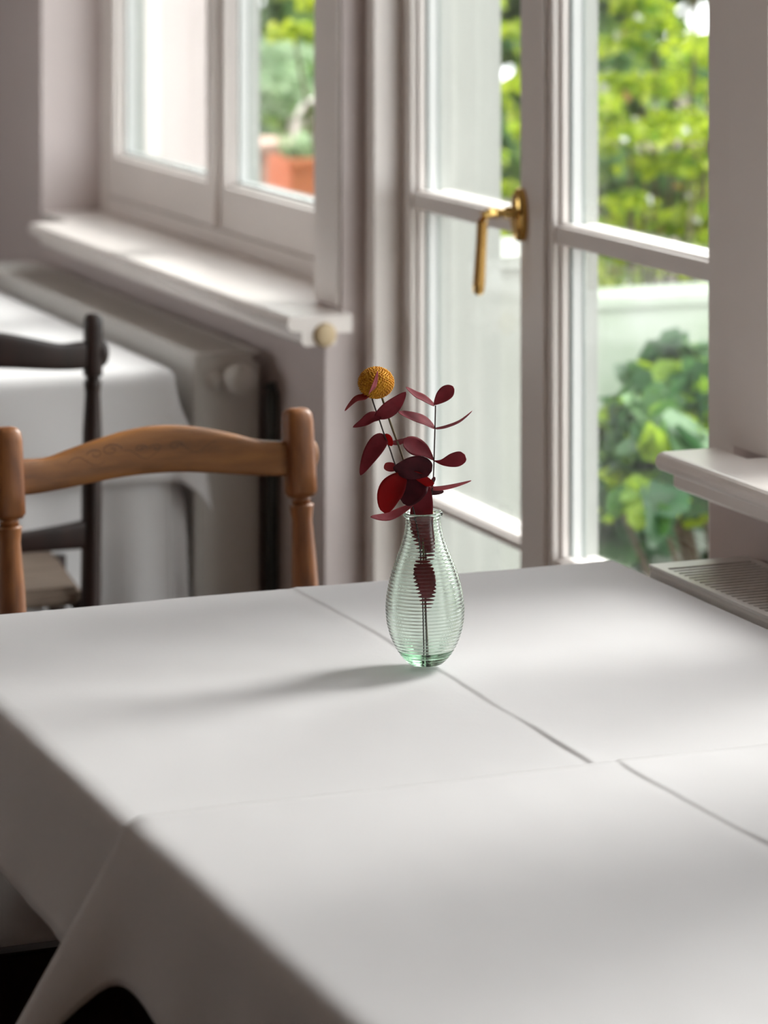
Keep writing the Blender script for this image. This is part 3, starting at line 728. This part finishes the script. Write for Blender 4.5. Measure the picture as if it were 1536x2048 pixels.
leaf(tb, [(771, 871, 0), (757, 884, -.006), (738, 912, -.012), (721, 945, -.016)], 18, 20, M['leaf'], skew=0.42, tip=1.1, **B)
leaf(tb, [(768, 872, 0), (776, 876, -.004), (784, 890, -.006)], 9, 20, M['leaf_red'], **B)
leaf(tb, [(770, 880, 0), (785, 885, .003), (802, 884, .006), (822, 878, .01)], 10, 50, M['leaf'], skew=0.6, **B)
leaf(tb, [(786, 934, -.006), (808, 934, -.014), (840, 926, -.020), (863, 934, -.024)], 25, 15, M['leaf_dark'], skew=0.58, tip=0.6, **B, label='leaf in front, shade put into its darker wine colour')
leaf(tb, [(800, 934, -.004), (785, 934, -.002), (768, 933, .004)], 9, 20, M['leaf_dusty'], skew=0.6, tip=0.7, **B)
leaf(tb, [(812, 944, -.006), (794, 960, -.014), (778, 984, -.018), (769, 1019, -.020)], 25, 15, M['leaf_red'], skew=0.55, tip=0.85, **B, label='bright red leaf')
leaf(tb, [(808, 945, -.005), (830, 948, -.012), (850, 955, -.016), (868, 960, -.02)], 16, 35, M['leaf_red'], skew=0.5, **B)
leaf(tb, [(858, 955, -.008), (840, 962, -.012), (822, 982, -.015), (806, 1002, -.014)], 25, 20, M['leaf_dark'], skew=0.5, tip=0.7, **B)
leaf(tb, [(830, 1003, -.006), (806, 1016, -.012), (775, 1028, -.018), (741, 1025, -.024)], 11, 55, M['leaf_dusty'], skew=0.55, **B)
leaf(tb, [(838, 1118, -.006), (846, 1135, -.01), (853, 1170, -.012), (852, 1205, -.010)], 21, 10, M['leaf'], skew=0.45, tip=0.8, **B)
# yellow ball flower
tc_, oc = sprig('craspedia_flower', 'round mustard yellow ball flower on an olive stem behind the leaves', 'flower',
    [(856, 1318, .004), (850, 1200, .003), (846, 1090, .003), (834, 1015, .003), (806, 918, .003), (782, 850, .003), (762, 790, .003)], 0.0012, M['stem_olive'])
bm = bmesh.new()
c0 = at(752, 766, .003) - oc
bmesh.ops.create_uvsphere(bm, u_segments=32, v_segments=20, radius=0.0182)
random.seed(4)
n = 520
for i in range(n):
    zf = max(-1, min(1, 1 - 2*(i+0.5)/n + random.uniform(-.004, .004))); rf = math.sqrt(1 - zf*zf); a = i*2.399963 + random.uniform(-.05, .05)
    nrm = Vector((rf*math.cos(a), rf*math.sin(a), zf))
    res = bmesh.ops.create_icosphere(bm, subdivisions=1, radius=0.00105)
    q = nrm.to_track_quat('Z', 'Y').to_matrix()
    for v in res['verts']: v.co = q @ Vector((v.co.x, v.co.y, v.co.z*1.5)) + nrm*(0.0182 + random.uniform(0, 0.0006))
bmesh.ops.scale(bm, verts=bm.verts, vec=(1, 1, 0.88)); bmesh.ops.translate(bm, verts=bm.verts, vec=c0)
me = bpy.data.meshes.new('flower_head'); bm.to_mesh(me); bm.free(); link('flower_head', me, M['floret'], tc_, True)

# ------------------------------------------------------------------ outside
M['terrace'] = mat('pale_terrace_stone', (0.42, 0.40, 0.36), 0.9, scale=3)
M['soil'] = mat('garden_soil', (0.10, 0.075, 0.05), 0.95, scale=8)
M['render_ext'] = mat('white_outdoor_render', (0.40, 0.41, 0.375), 0.9, var=0.05, scale=3)
M['reflection_render'] = mat('pale_reflection_render', (0.50, 0.54, 0.49), 0.9, c2=(0.30, 0.38, 0.26), scale=5)  # greenish white imitating pale reflections in the door glass
M['terracotta'] = mat('terracotta', (0.62, 0.20, 0.10), 0.8, scale=10)
M['brick'] = mat('pinkish_stone', (0.52, 0.34, 0.28), 0.9, scale=12)
M['bark'] = mat('twig_bark', (0.12, 0.09, 0.06), 0.9)
M['hedge_leaf'] = leaf_mat('yellow_green_leaf', [(0.26, 0.38, 0.015), (0.55, 0.66, 0.025), (0.64, 0.76, 0.05), (0.16, 0.34, 0.03), (0.74, 0.80, 0.16)])
M['big_leaf'] = leaf_mat('broad_green_leaf', [(0.10, 0.26, 0.05), (0.42, 0.62, 0.04), (0.60, 0.78, 0.06), (0.12, 0.34, 0.08), (0.34, 0.56, 0.03)])
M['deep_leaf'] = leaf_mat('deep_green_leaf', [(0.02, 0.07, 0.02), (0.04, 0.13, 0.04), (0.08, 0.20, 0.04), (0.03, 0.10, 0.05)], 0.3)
M['dark_leaf'] = leaf_mat('mid_green_leaf', [(0.091, 0.194, 0.057), (0.182, 0.319, 0.091), (0.137, 0.274, 0.114), (0.342, 0.479, 0.091)])
M['hazed_leaf'] = leaf_mat('hazed_green_leaf', [(0.30, 0.44, 0.26), (0.48, 0.60, 0.40), (0.38, 0.52, 0.30)])  # leaf colours lightened to imitate haze beyond the left window
M['red_leaf_g'] = leaf_mat('reddish_garden_leaf', [(0.40, 0.12, 0.05), (0.45, 0.22, 0.10), (0.35, 0.16, 0.10)])
M['petal'] = leaf_mat('white_petals', [(0.8, 0.8, 0.82), (0.75, 0.72, 0.8)], 0.2)
bobj('ground_outside', [(XW+0.3, 16, -6, 24, -0.22, -0.12)], M['soil'], kind='structure')
bobj('terrace', [(XO+0.0, 2.75, -2, 9, -0.12, -0.02)], M['terrace'], kind='structure')
bobj('wall_outer_pier', [(XO, 2.42, 5.10, 5.36, -0.02, 0.925), (XO, 2.44, 5.085, 5.375, 0.925, 0.945)], M['render_ext'], kind='structure')

rng = np.random.default_rng(7)
def leaves(name, pts, nrm, size, m, parent=None, asp=0.55, up=0.35, jit=0.7):
    """folded ovate leaves at pts, facing roughly along nrm"""
    n = len(pts); nr = nrm + rng.normal(0, jit, (n, 3)) + np.array([0, 0, up]); nr /= np.linalg.norm(nr, axis=1)[:, None]
    ax = rng.normal(0, 1, (n, 3)); ax -= (ax*nr).sum(1)[:, None]*nr; ax /= np.linalg.norm(ax, axis=1)[:, None]
    sd = np.cross(nr, ax); s = (size*rng.uniform(0.65, 1.25, n))[:, None]
    tmpl = [(-0.5, 0, 0), (-0.25, 0.36, 0.10), (0.10, 0.42, 0.12), (0.55, 0, -0.10), (0.10, -0.42, 0.12), (-0.25, -0.36, 0.10), (-0.2, 0, 0), (0.12, 0, 0)]
    V = np.zeros((n, 8, 3))
    for k, (a, b, c) in enumerate(tmpl): V[:, k] = pts + ax*s*a + sd*s*b*asp*2*0.9 + nr*s*c
    F = []
    for i in range(n):
        o = i*8; F += [(o, o+6, o+1), (o+1, o+6, o+7, o+2), (o+2, o+7, o+3), (o, o+5, o+6), (o+5, o+4, o+7, o+6), (o+4, o+3, o+7)]
    me = bpy.data.meshes.new(name); me.from_pydata(V.reshape(-1, 3).tolist(), [], F)
    return link(name, me, m, parent)

def shrub(name, label, cat, c, ext, n, size, m, clumps=14, cr=0.16, stems=6, group=None, asp=0.55, flat=0.55, extra=None):
    """leaf clumps of flattened tiers filling an ellipsoid/box of half extents ext round c (base on the ground)"""
    cx, cy, h0, h1 = c; ex, ey = ext
    t = thing(name, label, cat, (cx, cy, -0.12), group=group)
    C = np.stack([rng.uniform(-ex, ex, clumps), rng.uniform(-ey, ey, clumps), rng.uniform(h0, h1, clumps)], 1)
    k = rng.integers(0, clumps, n); d = rng.normal(0, 1, (n, 3)); d /= np.linalg.norm(d, axis=1)[:, None]
    d[:, 2] = np.abs(d[:, 2])*1.0 - 0.25*(rng.random(n) < 0.35)
    rad_ = cr*rng.uniform(0.55, 1.0, n)[:, None]*rng.uniform(0.7, 1.3, clumps)[k][:, None]
    pts = C[k] + d*rad_*np.array([1, 1, flat]); pts[:, 2] += 0.12
    leaves('foliage', pts, d, size, m, t, asp)
    if extra:
        for nm, mm, cnt, sz in extra:
            kk = rng.integers(0, n, cnt); leaves(nm, pts[kk] + d[kk]*0.02, d[kk], sz, mm, t, 0.8)
    paths = []
    for i in range(min(stems, clumps)):
        e = C[i] + np.array([0, 0, 0.12]); b0 = np.array([e[0]*0.25, e[1]*0.25, 0.0])
        paths.append(([b0.tolist(), ((b0+e)/2 + np.array([0.02, 0, 0.05])).tolist(), e.tolist()], [0.012, 0.008, 0.004]))
    tobj('stems', paths, M['bark'], t, seg=6)
    return t
# bright shrubs seen through the right door leaf
shrub('garden_shrub', 'bright yellow green shrub filling the upper pane of the right door leaf', 'shrub', (3.32, 6.75, 0.55, 1.75), (0.34, 0.20), 12000, 0.028, M['hedge_leaf'], clumps=120, cr=0.085, stems=20, flat=0.45,
      extra=[('blossoms', M['petal'], 120, 0.022), ('dry_leaves', M['red_leaf_g'], 60, 0.03)])
shrub('garden_shrub', 'tall bright green shrub at the right edge of the door opening', 'shrub', (4.02, 6.6, 0.4, 1.8), (0.36, 0.2), 6000, 0.034, M['hedge_leaf'], clumps=40, cr=0.12, stems=12, extra=[('dry_leaves', M['red_leaf_g'], 60, 0.04)])
shrub('garden_shrub', 'yellow green shrub seen past the left door leaf above the brass handle', 'shrub', (2.96, 7.25, 0.5, 1.8), (0.20, 0.25), 7000, 0.028, M['hedge_leaf'], clumps=60, cr=0.09, stems=10, flat=0.5)
# broad leaved plant low outside the right leaf
shrub('broad_leaf_plant', 'broad leaved green plant low behind the right door leaf, above the radiator', 'plant', (2.90, 5.45, 0.40, 0.67), (0.30, 0.20), 800, 0.072, M['big_leaf'], clumps=26, cr=0.09, stems=12, asp=0.55, flat=0.5, extra=[('deep_leaves', M['deep_leaf'], 420, 0.08)])  # deep green leaves mixed in among the brighter ones
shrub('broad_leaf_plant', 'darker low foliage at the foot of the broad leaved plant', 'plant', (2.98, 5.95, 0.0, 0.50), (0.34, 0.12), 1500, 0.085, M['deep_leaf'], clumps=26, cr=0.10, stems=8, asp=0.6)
# softer garden through the left window
shrub('garden_tree', 'bushy tree, haze put into its grey green leaves, far beyond the left window', 'tree', (3.60, 10.5, 0.2, 1.9), (0.40, 0.3), 8000, 0.05, M['hazed_leaf'], clumps=50, cr=0.16, stems=10)
shrub('garden_tree', 'fresh green tree beside the right edge of the left window', 'tree', (3.42, 8.60, 0.3, 2.0), (0.13, 0.08), 4500, 0.04, M['dark_leaf'], clumps=44, cr=0.11, stems=10)
shrub('garden_hedge', 'large dark hedge at the back of the garden', 'hedge', (5.3, 12.0, 0.1, 2.0), (2.6, 0.4), 22000, 0.11, M['dark_leaf'], clumps=240, cr=0.30, stems=20)
# terracotta planter on a stone pedestal
pl = thing('planter_box', 'terracotta planter box with small green plants, outside the left window', 'planter', (3.03, 7.85, 0.735))
bm = bmesh.new()
for (a, b, c, d, e, f) in ((-0.16, 0.22, -0.09, -0.078, 0, 0.14), (-0.16, 0.22, 0.078, 0.09, 0, 0.14), (-0.16, -0.148, -0.078, 0.078, 0, 0.14), (0.208, 0.22, -0.078, 0.078, 0, 0.14), (-0.148, 0.208, -0.078, 0.078, 0, 0.012),
                       (-0.168, 0.228, -0.099, -0.078, 0.118, 0.142)):
    box(bm, a, b, c, d, e, f, bev=0.003)
me = bpy.data.meshes.new('box'); bm.to_mesh(me); bm.free(); link('trough', me, M['terracotta'], pl)
bobj('potting_soil', [(-0.147, 0.207, -0.077, 0.077, 0.02, 0.125)], M['soil'], pl)
n = 500; pp = np.stack([rng.uniform(-0.14, 0.20, n), rng.uniform(-0.07, 0.07, n), rng.uniform(0.13, 0.19, n)], 1)
leaves('small_plants', pp, np.tile([0, 0, 1.0], (n, 1)), 0.028, M['hazed_leaf'], pl)
tag(bobj('stone_pedestal', [(2.82, 3.24, 7.74, 7.96, -0.12, 0.71), (2.80, 3.26, 7.72, 7.98, 0.71, 0.734)], M['brick'], bev=0.006), 'pinkish stone pedestal under the terracotta planter', 'pedestal')
tag(bobj('garden_wall', [(2.7, 3.30, 8.9, 9.1, -0.12, 0.79), (2.68, 3.32, 8.87, 9.13, 0.79, 0.82)], M['brick'], bev=0.006), 'low pinkish stone garden wall beyond the planter', 'wall')
hp = [(3.18 + 0.075*math.cos(a), 8.36, 0.91 + 0.075*math.sin(a)) for a in [math.pi*k/16 for k in range(17)]]
tag(tobj('garden_hoop', [([(3.255, 8.36, -0.12)] + hp + [(3.105, 8.36, -0.12)], 0.008)], M['metal_white']), 'pale arched garden hoop beyond the planter', 'hoop')
tag(bobj('added_pale_wall', [(2.80, 4.6, 6.20, 6.32, -0.12, 0.68), (2.79, 4.61, 6.19, 6.33, 0.68, 0.71)], M['reflection_render'], bev=0.005), 'added low pale wall in place of door glass reflections, between the broad leaved plant and the bright shrubs', 'wall')  # wall added to give the pale reflection band of the lower pane
